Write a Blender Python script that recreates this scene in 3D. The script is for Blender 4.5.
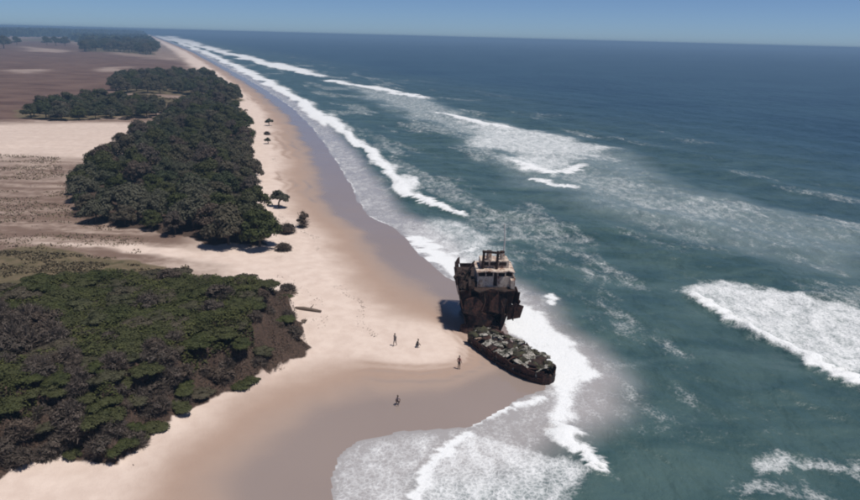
import bpy, bmesh, math, random
import numpy as np
from mathutils import Vector, Matrix

# ------------------------------------------------------------------ clear
for o in list(bpy.data.objects):
    bpy.data.objects.remove(o, do_unlink=True)
scene = bpy.context.scene
COL = scene.collection
random.seed(4)
RNG = np.random.default_rng(4)

# ------------------------------------------------------------------ camera (drone, 35 m up)
CAM_H, FPX = 35.0, 675.0                      # focal length in pixels of an 860 px wide frame
PITCH, ROLL = math.radians(17.55), math.radians(1.5)
FW = np.array([0, math.cos(PITCH), -math.sin(PITCH)])
_r0 = np.array([1.0, 0, 0]); _u0 = np.cross(_r0, FW)
RT = _r0 * math.cos(ROLL) + _u0 * math.sin(ROLL)
UP = _u0 * math.cos(ROLL) - _r0 * math.sin(ROLL)
cam_d = bpy.data.cameras.new('camera'); cam = bpy.data.objects.new('camera', cam_d); COL.objects.link(cam)
cam.matrix_world = Matrix(((RT[0], UP[0], -FW[0], 0), (RT[1], UP[1], -FW[1], 0),
                           (RT[2], UP[2], -FW[2], CAM_H), (0, 0, 0, 1)))
cam_d.sensor_width = 36.0; cam_d.lens = 36.0 * FPX / 860.0
cam_d.clip_start = 0.5; cam_d.clip_end = 90000.0
scene.camera = cam

# ------------------------------------------------------------------ world, sun, exposure
SUN_EL, SUN_AZ = math.radians(71), math.radians(106)      # azimuth clockwise from +Y
world = bpy.data.worlds.new('World'); scene.world = world; world.use_nodes = True
wn = world.node_tree.nodes; wl = world.node_tree.links; wn.clear()
wo = wn.new('ShaderNodeOutputWorld'); wb = wn.new('ShaderNodeBackground')
sky = wn.new('ShaderNodeTexSky'); sky.sky_type = 'NISHITA'; sky.sun_disc = False
sky.sun_elevation = SUN_EL; sky.sun_rotation = SUN_AZ
sky.air_density = 0.45; sky.dust_density = 0.3; sky.ozone_density = 2.0; sky.altitude = 40
tint = wn.new('ShaderNodeMix'); tint.data_type = 'RGBA'; tint.blend_type = 'MULTIPLY'
tint.inputs['Factor'].default_value = 1.0
tint.inputs['B'].default_value = (0.71, 0.84, 1.0, 1)
wl.new(sky.outputs[0], tint.inputs['A']); wl.new(tint.outputs['Result'], wb.inputs['Color'])
wb.inputs['Strength'].default_value = 0.083
wl.new(wb.outputs[0], wo.inputs['Surface'])
sun_d = bpy.data.lights.new('sun', 'SUN'); sun_d.energy = 4.1; sun_d.angle = math.radians(5.0)
sun_d.color = (1.0, 0.94, 0.86)
sun = bpy.data.objects.new('sun', sun_d); COL.objects.link(sun)
sdir = Vector((math.sin(SUN_AZ) * math.cos(SUN_EL), math.cos(SUN_AZ) * math.cos(SUN_EL), math.sin(SUN_EL)))
sun.rotation_euler = sdir.to_track_quat('Z', 'Y').to_euler(); sun.location = (60, 20, 90)
vs = scene.view_settings
vs.view_transform = 'Standard'; vs.look = 'None'; vs.gamma = 1.0; vs.use_curve_mapping = False
vs.exposure = 0.0
scene.render.engine = 'CYCLES'
scene.cycles.volume_max_steps = 64
scene.cycles.filter_width = 2.0
scene.cycles.transparent_max_bounces = 8

# ------------------------------------------------------------------ helpers
def at(px, py, z=0.0):
    """ground point (at height z) seen at a pixel of the photograph"""
    d = FW + RT * (px - 430) / FPX + UP * (250 - py) / FPX
    k = (z - CAM_H) / d[2]
    return np.array([d[0] * k, d[1] * k, z])
def line(pts, z=0.0):
    return np.array([at(x, y, z)[:2] for x, y in pts])

def smooth(a, b, x):
    t = np.clip((x - a) / (b - a), 0, 1); return t * t * (3 - 2 * t)
def hash2(ix, iy, seed):
    h = (ix.astype(np.int64) * 374761393 + iy.astype(np.int64) * 668265263 + seed * 974711) & 0xffffffff
    h = ((h ^ (h >> 13)) * 1274126177) & 0xffffffff
    return ((h ^ (h >> 16)) & 0xffff) / 65535.0
def vnoise(x, y, seed=0):
    ix, iy = np.floor(x), np.floor(y); fx, fy = x - ix, y - iy
    fx = fx * fx * (3 - 2 * fx); fy = fy * fy * (3 - 2 * fy)
    a = hash2(ix, iy, seed); b = hash2(ix + 1, iy, seed); c = hash2(ix, iy + 1, seed); d = hash2(ix + 1, iy + 1, seed)
    return (a * (1 - fx) + b * fx) * (1 - fy) + (c * (1 - fx) + d * fx) * fy
def fbm(x, y, seed=0, o=4):
    s = 0; amp = .5; tot = 0
    for i in range(o):
        s = s + amp * vnoise(x * 2 ** i + 17 * i, y * 2 ** i - 9 * i, seed + i); tot += amp; amp *= .5
    return s / tot
def seg_dist(x, y, P, closed=False):
    """distance to polyline, side (+1 left of its direction), arc parameter (segment index + t)"""
    P = np.asarray(P); n = len(P)
    best = np.full(x.shape, 1e18); side = np.ones(x.shape); par = np.zeros(x.shape)
    for i in range(n if closed else n - 1):
        a = P[i]; b = P[(i + 1) % n]; e = b - a; L = max(e @ e, 1e-9)
        t = np.clip(((x - a[0]) * e[0] + (y - a[1]) * e[1]) / L, 0, 1)
        dx = x - a[0] - t * e[0]; dy = y - a[1] - t * e[1]; d = dx * dx + dy * dy
        m = d < best
        best[m] = d[m]; par[m] = (i + t)[m]
        side[m] = np.sign(e[0] * (y - a[1]) - e[1] * (x - a[0]))[m]
    return np.sqrt(best), side, par
def inside(x, y, P):
    c = np.zeros(x.shape, bool); n = len(P)
    for i in range(n):
        a = P[i]; b = P[(i + 1) % n]
        if a[1] == b[1]: continue
        k = ((a[1] > y) != (b[1] > y)) & (x < (b[0] - a[0]) * (y - a[1]) / (b[1] - a[1]) + a[0])
        c ^= k
    return c
def sdist(x, y, P):
    """signed distance to a polygon, positive inside (only bounded far outside it)"""
    P = np.asarray(P); lo = P.min(0); hi = P.max(0); g_ = max(30.0, .15 * (hi - lo).max())
    out = np.full(x.shape, -g_)
    k = np.nonzero((x > lo[0] - g_) & (x < hi[0] + g_) & (y > lo[1] - g_) & (y < hi[1] + g_))[0]
    if len(k):
        d, _, _ = seg_dist(x[k], y[k], P, True)
        out[k] = np.where(inside(x[k], y[k], P), d, -d)
    return out

def link(o, parent=None):
    COL.objects.link(o)
    if parent is not None: o.parent = parent
    return o
def tag(o, label=None, cat=None, group=None, kind=None):
    for k, v in (('label', label), ('category', cat), ('group', group), ('kind', kind)):
        if v: o[k] = v
    return o
def empty(name, loc=(0, 0, 0), rz=0.0):
    o = bpy.data.objects.new(name, None); o.empty_display_size = .3
    link(o); o.location = loc; o.rotation_euler = (0, 0, rz); return o
def mesh_np(name, V, Fq, mat=None, parent=None, smooth_=False):
    me = bpy.data.meshes.new(name); V = np.asarray(V, np.float32); Fq = np.asarray(Fq, np.int32)
    k = Fq.shape[1]
    me.vertices.add(len(V)); me.vertices.foreach_set('co', V.ravel())
    me.loops.add(Fq.size); me.loops.foreach_set('vertex_index', Fq.ravel())
    me.polygons.add(len(Fq)); me.polygons.foreach_set('loop_start', np.arange(0, Fq.size, k, dtype=np.int32))
    me.polygons.foreach_set('loop_total', np.full(len(Fq), k, np.int32))
    if smooth_: me.polygons.foreach_set('use_smooth', np.ones(len(Fq), bool))
    me.update(calc_edges=True); me.validate()
    if mat: me.materials.append(mat)
    o = bpy.data.objects.new(name, me); link(o, parent); return o
def obj_bm(name, bm, mat, parent=None, smooth_=False):
    bmesh.ops.recalc_face_normals(bm, faces=bm.faces)
    me = bpy.data.meshes.new(name); bm.to_mesh(me); bm.free()
    if smooth_:
        for p in me.polygons: p.use_smooth = True
    if mat: me.materials.append(mat)
    o = bpy.data.objects.new(name, me); link(o, parent); return o
def add_attr(me, name, data):
    a = me.attributes.new(name, 'FLOAT', 'POINT'); a.data.foreach_set('value', np.asarray(data, np.float32))

def box(bm, x0, x1, y0, y1, z0, z1, rot=None, jit=0):
    vs_ = []
    for z in (z0, z1):
        for x, y in ((x0, y0), (x1, y0), (x1, y1), (x0, y1)):
            v = Vector((x, y, z))
            if jit: v += Vector([random.uniform(-jit, jit) for _ in range(3)])
            if rot is not None: v = rot @ v
            vs_.append(bm.verts.new(v))
    for f in ((3, 2, 1, 0), (4, 5, 6, 7), (0, 1, 5, 4), (1, 2, 6, 5), (2, 3, 7, 6), (3, 0, 4, 7)):
        bm.faces.new([vs_[i] for i in f])
def tube(bm, pts, rad, n=6):
    pts = [Vector(p) for p in pts]; rings = []
    if not hasattr(rad, '__len__'): rad = [rad] * len(pts)
    for i, p in enumerate(pts):
        d = (pts[min(i + 1, len(pts) - 1)] - pts[max(i - 1, 0)]).normalized()
        a = d.orthogonal().normalized() if abs(d.z) > .99 else d.cross(Vector((0, 0, 1))).normalized()
        b = d.cross(a)
        rings.append([bm.verts.new(p + (a * math.cos(2 * math.pi * k / n) + b * math.sin(2 * math.pi * k / n)) * rad[i]) for k in range(n)])
    for i in range(len(rings) - 1):
        for k in range(n):
            bm.faces.new((rings[i][k], rings[i][(k + 1) % n], rings[i + 1][(k + 1) % n], rings[i + 1][k]))
    bm.faces.new(rings[0][::-1]); bm.faces.new(rings[-1])
def slab(bm, P, off):
    """a plate: polygon P of 3-D points thickened by vector off"""
    P = [Vector(p) for p in P]; off = Vector(off)
    a = [bm.verts.new(p) for p in P]; b = [bm.verts.new(p + off) for p in P]; n = len(P)
    bm.faces.new(a[::-1]); bm.faces.new(b)
    for i in range(n): bm.faces.new((a[i], a[(i + 1) % n], b[(i + 1) % n], b[i]))

# ------------------------------------------------------------------ materials
class MT:
    def __init__(s, name):
        s.m = bpy.data.materials.new(name); s.m.use_nodes = True
        s.n = s.m.node_tree.nodes; s.l = s.m.node_tree.links
        s.b = s.n['Principled BSDF']; s.out = s.n['Material Output']
        s.tc = s.n.new('ShaderNodeTexCoord'); s.geo = s.n.new('ShaderNodeNewGeometry')
    def put(s, sock, v):
        if isinstance(v, bpy.types.NodeSocket): s.l.new(v, sock)
        elif isinstance(v, (tuple, list)) and len(v) == 3 and sock.type == 'RGBA': sock.default_value = (*v, 1)
        else: sock.default_value = v
    def noise(s, scale, detail=4, rough=.55, vec=None, dist=0.0):
        t = s.n.new('ShaderNodeTexNoise'); t.inputs['Scale'].default_value = scale
        t.inputs['Detail'].default_value = detail; t.inputs['Roughness'].default_value = rough
        t.inputs['Distortion'].default_value = dist
        s.l.new(vec if vec is not None else s.geo.outputs['Position'], t.inputs['Vector']); return t.outputs['Fac']
    def voro(s, scale, feature='F1', vec=None):
        t = s.n.new('ShaderNodeTexVoronoi'); t.feature = feature; t.inputs['Scale'].default_value = scale
        s.l.new(vec if vec is not None else s.geo.outputs['Position'], t.inputs['Vector']); return t.outputs['Distance']
    def ramp(s, v, a, b, lo=0.0, hi=1.0):
        t = s.n.new('ShaderNodeMapRange'); t.interpolation_type = 'SMOOTHSTEP'
        s.put(t.inputs['Value'], v); s.put(t.inputs['From Min'], a); s.put(t.inputs['From Max'], b)
        s.put(t.inputs['To Min'], lo); s.put(t.inputs['To Max'], hi); return t.outputs['Result']
    def math(s, op, a, b=0.0, c=0.0):
        t = s.n.new('ShaderNodeMath'); t.operation = op
        s.put(t.inputs[0], a); s.put(t.inputs[1], b); s.put(t.inputs[2], c); return t.outputs[0]
    def mix(s, f, a, b):
        t = s.n.new('ShaderNodeMix'); t.data_type = 'RGBA'
        s.put(t.inputs['Factor'], f); s.put(t.inputs['A'], a); s.put(t.inputs['B'], b); return t.outputs['Result']
    def attr(s, name):
        t = s.n.new('ShaderNodeAttribute'); t.attribute_name = name; return t.outputs['Fac']
    def mapping(s, scale, rot=0.0):
        t = s.n.new('ShaderNodeMapping'); t.inputs['Scale'].default_value = scale
        t.inputs['Rotation'].default_value = (0, 0, rot)
        s.l.new(s.geo.outputs['Position'], t.inputs['Vector']); return t.outputs[0]
    def bump(s, h, strength=.3, dist=.1, normal=None):
        t = s.n.new('ShaderNodeBump'); s.put(t.inputs['Strength'], strength); t.inputs['Distance'].default_value = dist
        s.l.new(h, t.inputs['Height'])
        if normal is not None: s.l.new(normal, t.inputs['Normal'])
        return t.outputs[0]
    def fin(s, color=None, rough=None, normal=None, spec=None, metal=None):
        if color is not None: s.put(s.b.inputs['Base Color'], color)
        if rough is not None: s.put(s.b.inputs['Roughness'], rough)
        if normal is not None: s.l.new(normal, s.b.inputs['Normal'])
        if spec is not None: s.put(s.b.inputs['Specular IOR Level'], spec)
        if metal is not None: s.put(s.b.inputs['Metallic'], metal)
        return s.m

def mat_sea():
    m = MT('sea_water')
    foam_a, turb, sand_a, milk_a = m.attr('foam'), m.attr('turbid'), m.attr('film'), m.attr('milk')
    big = m.noise(.012, 3); mid = m.noise(1.0, 5, .6, m.mapping((.07, .16, .1), math.radians(8)), .5)
    deep = m.mix(m.ramp(big, .35, .65), (.015, .047, .074), (.024, .064, .092))
    teal = m.mix(m.ramp(mid, .3, .7), (.030, .068, .070), (.066, .115, .110))
    c = m.mix(turb, deep, teal)
    c = m.mix(milk_a, c, m.mix(mid, (.15, .205, .215), (.21, .265, .275)))
    c = m.mix(sand_a, c, m.mix(mid, (.31, .295, .295), (.37, .355, .36)))
    # foam: lacy cells broken up by finer noise
    warp = m.mapping((1, 1, 1), math.radians(21))
    n1 = m.noise(1.0, 5, .6, m.mapping((.60, .34, .4), math.radians(-24)), .6); n2 = m.noise(2.4, 4, .65, warp); 
    wv = m.n.new('ShaderNodeVectorMath'); wv.operation = 'ADD'
    wt = m.n.new('ShaderNodeTexNoise'); wt.inputs['Scale'].default_value = 1.1; wt.inputs['Detail'].default_value = 3
    m.l.new(warp, wt.inputs['Vector']); m.l.new(warp, wv.inputs[0]); m.l.new(wt.outputs['Color'], wv.inputs[1])
    cell = m.voro(2.3, 'DISTANCE_TO_EDGE', wv.outputs[0])
    lace = m.ramp(cell, .02, .26, 1.0, 0.0)
    n = m.math('ADD', m.math('MULTIPLY', n1, .58), m.math('ADD', m.math('MULTIPLY', n2, .38), m.math('MULTIPLY', lace, .09)))
    inv = m.math('SUBTRACT', .98, m.math('MULTIPLY', foam_a, .80))
    mask = m.ramp(m.math('SUBTRACT', n, inv), -.27, .25)
    c = m.mix(mask, c, m.mix(n2, (.68, .71, .74), (.82, .83, .84)))
    rough = m.math('ADD', m.math('MULTIPLY', mask, .6), m.math('ADD', .20, m.math('MULTIPLY', m.math('SUBTRACT', 1.0, sand_a), .16)))
    # ripples: long-crested wind waves running with the coast
    w1 = m.noise(1.0, 4, .5, m.mapping((.13, .085, .1), math.radians(-30)), .2)
    w2 = m.noise(1.0, 5, .65, m.mapping((.55, .42, .4), math.radians(-18)), .2)
    h = m.math('ADD', m.math('MULTIPLY', w1, 2.4), m.math('MULTIPLY', w2, .46))
    b1 = m.bump(h, m.math('MULTIPLY', m.math('SUBTRACT', 1.0, sand_a), .75), 1.0)
    b2 = m.bump(m.math('MULTIPLY', n, mask), .6, .25, b1)
    return m.fin(c, rough, b2, .38)

def mat_ground():
    m = MT('beach_and_heath_ground')
    wet, veg, red, litter, pale = (m.attr(k) for k in ('wet', 'veg', 'red', 'litter', 'pale'))
    g1 = m.noise(.05, 4); g2 = m.noise(.6, 5, .6); g3 = m.noise(6.0, 4, .6); strk = m.noise(1.0, 5, .6, m.mapping((.035, .22, .1), math.radians(6)))
    dry = m.mix(m.ramp(g2, .3, .7), (.60, .485, .42), (.68, .565, .495))
    damp = m.mix(g2, (.345, .245, .195), (.385, .28, .225))
    soaked = m.mix(g1, (.265, .212, .19), (.31, .25, .222))
    c = m.mix(m.ramp(wet, .12, .55), dry, damp)
    c = m.mix(m.ramp(wet, .46, .96), c, soaked)
    heath = m.mix(m.ramp(m.math('ADD', m.math('MULTIPLY', strk, .7), m.math('MULTIPLY', g2, .3)), .42, .68), (.17, .115, .09), (.42, .33, .28))
    c = m.mix(m.math('MULTIPLY', pale, 1.0), c, heath)
    redc = m.mix(m.ramp(m.math('ADD', m.math('MULTIPLY', strk, .6), m.math('MULTIPLY', g1, .4)), .35, .62), (.085, .048, .038), (.155, .098, .076))
    c = m.mix(red, c, redc)
    grass = m.mix(m.ramp(m.math('ADD', m.math('MULTIPLY', strk, .4), m.math('MULTIPLY', g2, .6)), .35, .65), (.080, .070, .036), (.165, .125, .080))
    c = m.mix(m.ramp(m.math('ADD', veg, m.math('MULTIPLY', m.math('SUBTRACT', g2, .5), .9)), .35, .65), c, grass)
    soil = m.mix(m.ramp(g3, .3, .7), (.036, .026, .020), (.092, .060, .046))
    c = m.mix(m.ramp(m.math('ADD', litter, m.math('MULTIPLY', m.math('SUBTRACT', g2, .5), .8)), .35, .65), c, soil)
    rough = m.ramp(wet, .45, 1.0, .92, .14)
    h = m.math('ADD', m.math('MULTIPLY', g2, .6), m.math('MULTIPLY', g3, .35))
    b = m.bump(h, m.ramp(wet, .2, .8, .55, .02), .22)
    return m.fin(c, rough, b, m.ramp(wet, .45, .95, .2, .95))

def mat_leaf(name, c1, c2, c3=None, scale=.7):
    m = MT(name)
    oi = m.n.new('ShaderNodeObjectInfo')
    n = m.noise(scale, 3); n2 = m.noise(5.0, 2); n3 = m.noise(.075, 3)
    c = m.mix(m.ramp(n, .32, .68), c1, c2)
    c = m.mix(m.math('MULTIPLY', m.ramp(n2, .45, .8), .5), c, tuple(min(1, v * 1.7) for v in c2))
    if c3: c = m.mix(m.math('MULTIPLY', m.ramp(m.math('ADD', m.math('MULTIPLY', oi.outputs['Random'], .4), n3), .48, .90), .9), c, c3)
    return m.fin(c, .75, None, .22)
def mat_wood(name, c1, c2):
    m = MT(name); n = m.noise(6, 5, .6)
    return m.fin(m.mix(n, c1, c2), .9, m.bump(n, .4, .03))
def mat_rust(name, c1, c2, c3, amount=.5, scale=1.0, rough=.85):
    m = MT(name)
    a = m.noise(.8 * scale, 5, .65); b = m.noise(3.5 * scale, 5, .65); st = m.noise(1.0, 4, .6, m.mapping((3.2, 3.2, .35)))
    v = m.math('ADD', m.math('MULTIPLY', a, .5), m.math('ADD', m.math('MULTIPLY', b, .25), m.math('MULTIPLY', st, .25)))
    c = m.mix(m.ramp(b, .35, .65), c1, c2)
    c = m.mix(m.ramp(v, amount - .07, amount + .07), c3, c)
    return m.fin(c, rough, m.bump(b, .5, .06), .25)

M = dict(
    sea=mat_sea(), ground=mat_ground(),
    leaf_dark=mat_leaf('leaves_dark', (.022, .030, .014), (.042, .052, .024), (.078, .074, .052)),
    leaf_olive=mat_leaf('leaves_olive', (.030, .034, .016), (.064, .066, .032), (.078, .064, .046)),
    leaf_green=mat_leaf('leaves_green', (.024, .031, .009), (.052, .060, .018), (.056, .058, .024)),
    leaf_brown=mat_leaf('leaves_withered', (.046, .033, .025), (.098, .072, .055), (.066, .055, .046)),
    leaf_grey=mat_leaf('twigs_grey', (.066, .052, .042), (.132, .104, .086), (.088, .072, .062)),
    mat_cover=mat_leaf('creeper_leaves', (.028, .033, .010), (.066, .070, .022), None, .35),
    dry_grass=mat_leaf('dry_grass', (.105, .085, .050), (.19, .155, .10)),
    bark=mat_wood('bark', (.07, .05, .038), (.15, .115, .085)),
    drift=mat_wood('driftwood', (.09, .065, .05), (.20, .155, .12)),
    hull=mat_rust('rusted_hull_plate', (.030, .016, .013), (.084, .038, .028), (.015, .011, .011), .48),
    inner=mat_rust('rusted_inner_steel', (.030, .018, .014), (.075, .036, .026), (.016, .013, .012), .46, 1.6),
    paint=mat_rust('peeling_white_paint', (.50, .41, .34), (.64, .55, .47), (.19, .09, .06), .47, 1.5, .6),
    pale=mat_rust('faded_mast_paint', (.55, .52, .50), (.66, .64, .62), (.35, .28, .24), .38),
    dark=mat_rust('dark_steel', (.022, .016, .014), (.055, .032, .026), (.015, .013, .012), .45),  # near-black mottled steel, shared by gantry, decks and window backing
    weed=mat_rust('weed_and_barnacle_steel', (.28, .265, .24), (.46, .43, .39), (.030, .030, .020), .51, 2.2),
    moss=mat_rust('mossy_rusted_plate', (.040, .042, .022), (.075, .072, .040), (.022, .017, .014), .50, 2.0),
)

# ------------------------------------------------------------------ the coast
RUNUP_PX = [(158, 37.5), (172, 43), (195, 52), (228, 69), (262, 88), (292, 108), (312, 128), (335, 160), (352, 190),
            (367, 214), (394, 229), (404, 237), (418, 256), (438, 272), (456, 283), (478, 291), (495, 303), (499, 316),
            (511, 336), (533, 352), (549, 374), (547, 391), (524, 398), (486, 413), (464, 424), (430, 427), (396, 430), (363, 441),
            (345, 455), (335, 472), (329, 500), (330, 530)]
_r = line(RUNUP_PX, .2)
_far = _r[0] + (_r[0] - _r[2]) / np.linalg.norm(_r[0] - _r[2]) * 1500
RUNUP = np.vstack([[[-21000, 28000]], [_far], _r, [[-9, 32], [-11, 15], [-5, -12], [25, -80], [200, -500], [2000, -5000]]])
# direction of the polyline is towards the viewer: land lies to its right (side -1)

DUNE = line([(310, 344), (285, 362), (262, 374), (225, 384), (190, 402), (150, 428), (118, 458), (85, 452), (60, 446),
             (30, 458), (0, 472), (-120, 510), (-330, 420)], 1.8)
DUNE = np.vstack([DUNE, line([(-300, 285), (-60, 280), (20, 282), (70, 272), (110, 264), (150, 262), (215, 265), (256, 270)], 5.6), line([(289, 288), (299, 314)], 1.8)])
THICKET = line([(72, 213), (110, 222), (150, 228), (200, 235), (248, 243), (276, 240), (267, 212), (256, 178), (250, 148),
                (246, 124), (236, 110), (218, 100), (196, 100), (172, 112), (150, 130), (128, 150), (96, 165), (84, 186)], 2.6)
GROVE_L = line([(30, 117), (60, 119), (140, 118), (158, 115), (160, 108), (137, 106), (100, 102), (45, 105)], 2.6)
GROVE_M = line([(114, 93), (165, 93), (205, 95), (236, 103), (240, 99), (226, 87), (208, 78), (186, 77), (120, 78)], 2.6)
GROVE_F = line([(84, 51.5), (120, 52), (152, 55), (158, 50), (140, 46.5), (104, 44), (88, 45)], 2.6)
RED = line([(-400, 44), (60, 41), (128, 56), (190, 62), (150, 88), (110, 92), (60, 102), (20, 116), (-400, 135)], 2.6)
PALE_A = line([(-300, 128), (60, 121), (175, 122), (130, 150), (60, 156), (-300, 158)], 2.6)
PALES = [line(p, 2.6) for p in ([(8, 69), (45, 68.5), (46, 73), (10, 74)], [(96, 67), (128, 66.5), (126, 70.5), (100, 71.5)],
                                [(140, 102), (175, 102), (170, 112), (142, 112)], [(20, 46), (70, 50), (64, 53), (25, 51)])]
SANDPATH = line([(30, 243), (120, 242), (200, 249), (255, 247), (300, 238), (310, 278), (275, 266), (200, 256), (110, 248)], 2.2)
GRASS = [line(p, 2.4) for p in ([(130, 92), (250, 108), (240, 112), (150, 103)], [(-200, 247), (40, 250), (110, 255), (190, 262), (180, 275), (-200, 300)],
                                [(60, 104), (30, 104), (95, 92), (120, 96)])]
TOMBOLO = np.array([1.5, 72.0])

CDIR = np.array([-.36, .933]); CDIR /= np.linalg.norm(CDIR); CNRM = np.array([CDIR[1], -CDIR[0]])
def st(x, y): return x * CDIR[0] + y * CDIR[1], x * CNRM[0] + y * CNRM[1]

def shore(x, y):
    """metres inland of the run-up line (negative: out at sea)"""
    d, side, _ = seg_dist(x, y, RUNUP)
    d = np.where(side < 0, d, -d)
    return d + (fbm(x * .16, y * .16, 3, 3) - .5) * 1.8 * smooth(60, 5, np.abs(d))
DUNE_TOP = 4.6
def height(x, y, d=None):
    if d is None: d = shore(x, y)
    z = np.where(d < 0, .2 + .045 * d, .2 + .05 * np.minimum(d, 18) + .028 * np.clip(d - 18, 0, 40))
    z = np.maximum(z, -4)
    z = z + .35 * np.exp(-((x - TOMBOLO[0]) ** 2 + (y - TOMBOLO[1]) ** 2) / 40)
    z = z + smooth(12, 30, d) * ((fbm(x * .05, y * .05, 11) - .5) * 1.1 + (fbm(x * .4, y * .4, 12, 3) - .5) * .22)
    z = z + smooth(2, 14, d) * (fbm(x * .25, y * .12, 13, 3) - .5) * .14
    z = z + smooth(200, 3000, d) * 6 * fbm(x * .002, y * .002, 15)
    D = sdist(x, y, DUNE) + (fbm(x * .22, y * .22, 21, 3) - .5) * 2.4
    z = z + smooth(-.6, 6.2, D + smooth(7, 2, D) * (np.abs(fbm(x * .5, y * .5, 27, 3) - .5) * 5 - .6)) * (DUNE_TOP + (fbm(x * .11, y * .11, 23) - .5) * 2.2)
    T = sdist(x, y, THICKET)
    z = z + smooth(-2, 10, T) * 1.0
    return z
def h1(x, y): return float(height(np.array([float(x)]), np.array([float(y)]))[0])

def graded(lo, hi, fine0, fine1, step, ratio):
    a = list(np.arange(fine0, fine1, step)); s = step; v = a[-1]
    while v < hi:
        s *= ratio; v += s; a.append(v)
    s = step; v = a[0]; pre = []
    while v > lo:
        s *= ratio; v -= s; pre.append(v)
    return np.array(pre[::-1] + a)
def sheet(S, T):
    s, t = np.meshgrid(S, T, indexing='ij')
    x = s * CDIR[0] + t * CNRM[0]; y = s * CDIR[1] + t * CNRM[1]
    n, m_ = s.shape; i = np.arange(n * m_).reshape(n, m_)
    F_ = np.stack([i[:-1, :-1], i[:-1, 1:], i[1:, 1:], i[1:, :-1]], -1).reshape(-1, 4)
    return x.ravel(), y.ravel(), F_

# ---- ground
S = graded(-600, 26000, 20, 170, .5, 1.018); T = graded(-9000, 75, -40, 45, .5, 1.03)
x, y, F_ = sheet(S, T)
d = shore(x, y); z = height(x, y, d)
g = mesh_np('ground', np.stack([x, y, z], 1), F_[:, ::-1], M['ground'], None, True); tag(g, kind='structure')
dw = d + 10 * np.exp(-((x - TOMBOLO[0]) ** 2 + (y - TOMBOLO[1]) ** 2) / 42) + (fbm(x * .13, y * .13, 31) - .5) * 4.5
wet = np.interp(dw, [-5, 5, 8, 14, 20], [1, .95, .70, .38, 0])
for tl, am in ((10.6, .16), (13.6, .22), (16.2, .14)):
    wob = dw - tl + (fbm(x * .09, y * .09, 35, 3) - .5) * 5
    wet = wet + am * np.exp(-(wob / .55) ** 2) * smooth(.42, .6, fbm(x * .06, y * .06, 37, 2)) * smooth(2, 6, d)
add_attr(g.data, 'wet', wet)
def zone(P, soft): return smooth(-soft, soft, sdist(x, y, P) + (fbm(x / (soft * 3), y / (soft * 3), 41) - .5) * soft * 3)
far = smooth(90, 500, y)
dn = zone(DUNE, .8); th = zone(THICKET, 2.0)
path = zone(SANDPATH, 1.2)
inland = smooth(26, 40, d + (fbm(x * .08, y * .08, 33) - .5) * 14) * (1 - path)
pale = inland * (1 - .85 * zone(PALE_A, 6))
for P in PALES: pale = pale * (1 - .6 * zone(P, 9))
add_attr(g.data, 'pale', pale)
redm = np.maximum(zone(RED, 14), 0)
redm *= (1 - zone(PALES[0], 9) * .5) * (1 - zone(PALES[1], 9) * .5) * (1 - .5 * zone(PALES[3], 16)) * smooth(25, 45, d)
add_attr(g.data, 'red', redm)
veg = np.zeros_like(x)
for P in GRASS: veg = np.maximum(veg, zone(P, 3.0))
for P in (GROVE_L, GROVE_M, GROVE_F): veg = np.maximum(veg, zone(P, 8))
veg = np.maximum(veg, smooth(30, 60, d) * smooth(900, 2200, y) * smooth(.42, .62, fbm(x * .0022, y * .0022, 51)))
veg *= (1 - path)
add_attr(g.data, 'veg', np.clip(veg, 0, 1))
add_attr(g.data, 'litter', np.clip(np.maximum(dn, th), 0, 1))

# ---- sea
S = graded(-600, 26000, 22, 175, .36, 1.016); T = graded(-40, 30000, -2, 112, .36, 1.028)
# inland margin of the sheet has to follow the bending coast: extra rows far inland
T = np.concatenate([-np.array([9000, 5000, 2600, 1400, 800, 450, 260, 150, 90.]), T[T > -60]])
x, y, F_ = sheet(S, T)
d = shore(x, y); zt = np.full(x.shape, -4.0); _k = d > -95; zt[_k] = height(x[_k], y[_k], d[_k])
s_, t_ = st(x, y)
near = smooth(900, 250, np.hypot(x, y))
sw = np.sin((t_ * .93 + s_ * .18) * 2 * math.pi / 24 + 2.4 * fbm(x * .02, y * .02, 61, 2) * 3)
wave = near * smooth(-6, -40, d) * (.34 * sw + (fbm(x * .22, y * .3, 63, 4) - .5) * .75)
wave += smooth(-1, -8, d) * (fbm(x * .5, y * .5, 65, 3) - .5) * .22
foam = np.zeros_like(x); turb = np.zeros_like(x); milk_ = np.zeros_like(x)
crest = np.zeros_like(x)
def strip(px, widths, inten, front=.5, crest_h=0.0, nz=1.2):
    """a line of foam: crisp along its shoreward front, trailing off to seaward (left of its direction)"""
    global foam, crest
    P = line(px); g_ = max(widths) * 2.5
    k = np.nonzero((x > P[:, 0].min() - g_) & (x < P[:, 0].max() + g_) & (y > P[:, 1].min() - g_) & (y < P[:, 1].max() + g_))[0]
    X, Y = x[k], y[k]; dd, side, par = seg_dist(X, Y, P)
    w = np.interp(par, np.linspace(0, len(P) - 1, len(widths)), widths)
    ends = smooth(0, .25, par) * smooth(len(P) - 1, len(P) - 1.3, par)
    q = np.where(side > 0, dd, -dd) + (fbm(X / (w * .8), Y / (w * .8), 71, 4) - .5) * w * nz
    f = smooth(-front * w * .38, front * w * .5, q) * smooth(w * 1.6, w * .35, q)
    foam[k] = np.maximum(foam[k], inten * f * (.25 + .75 * ends))
    crest[k] = np.maximum(crest[k], crest_h * np.exp(-((q - w * .35) / (w * .45)) ** 2) * ends)
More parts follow.
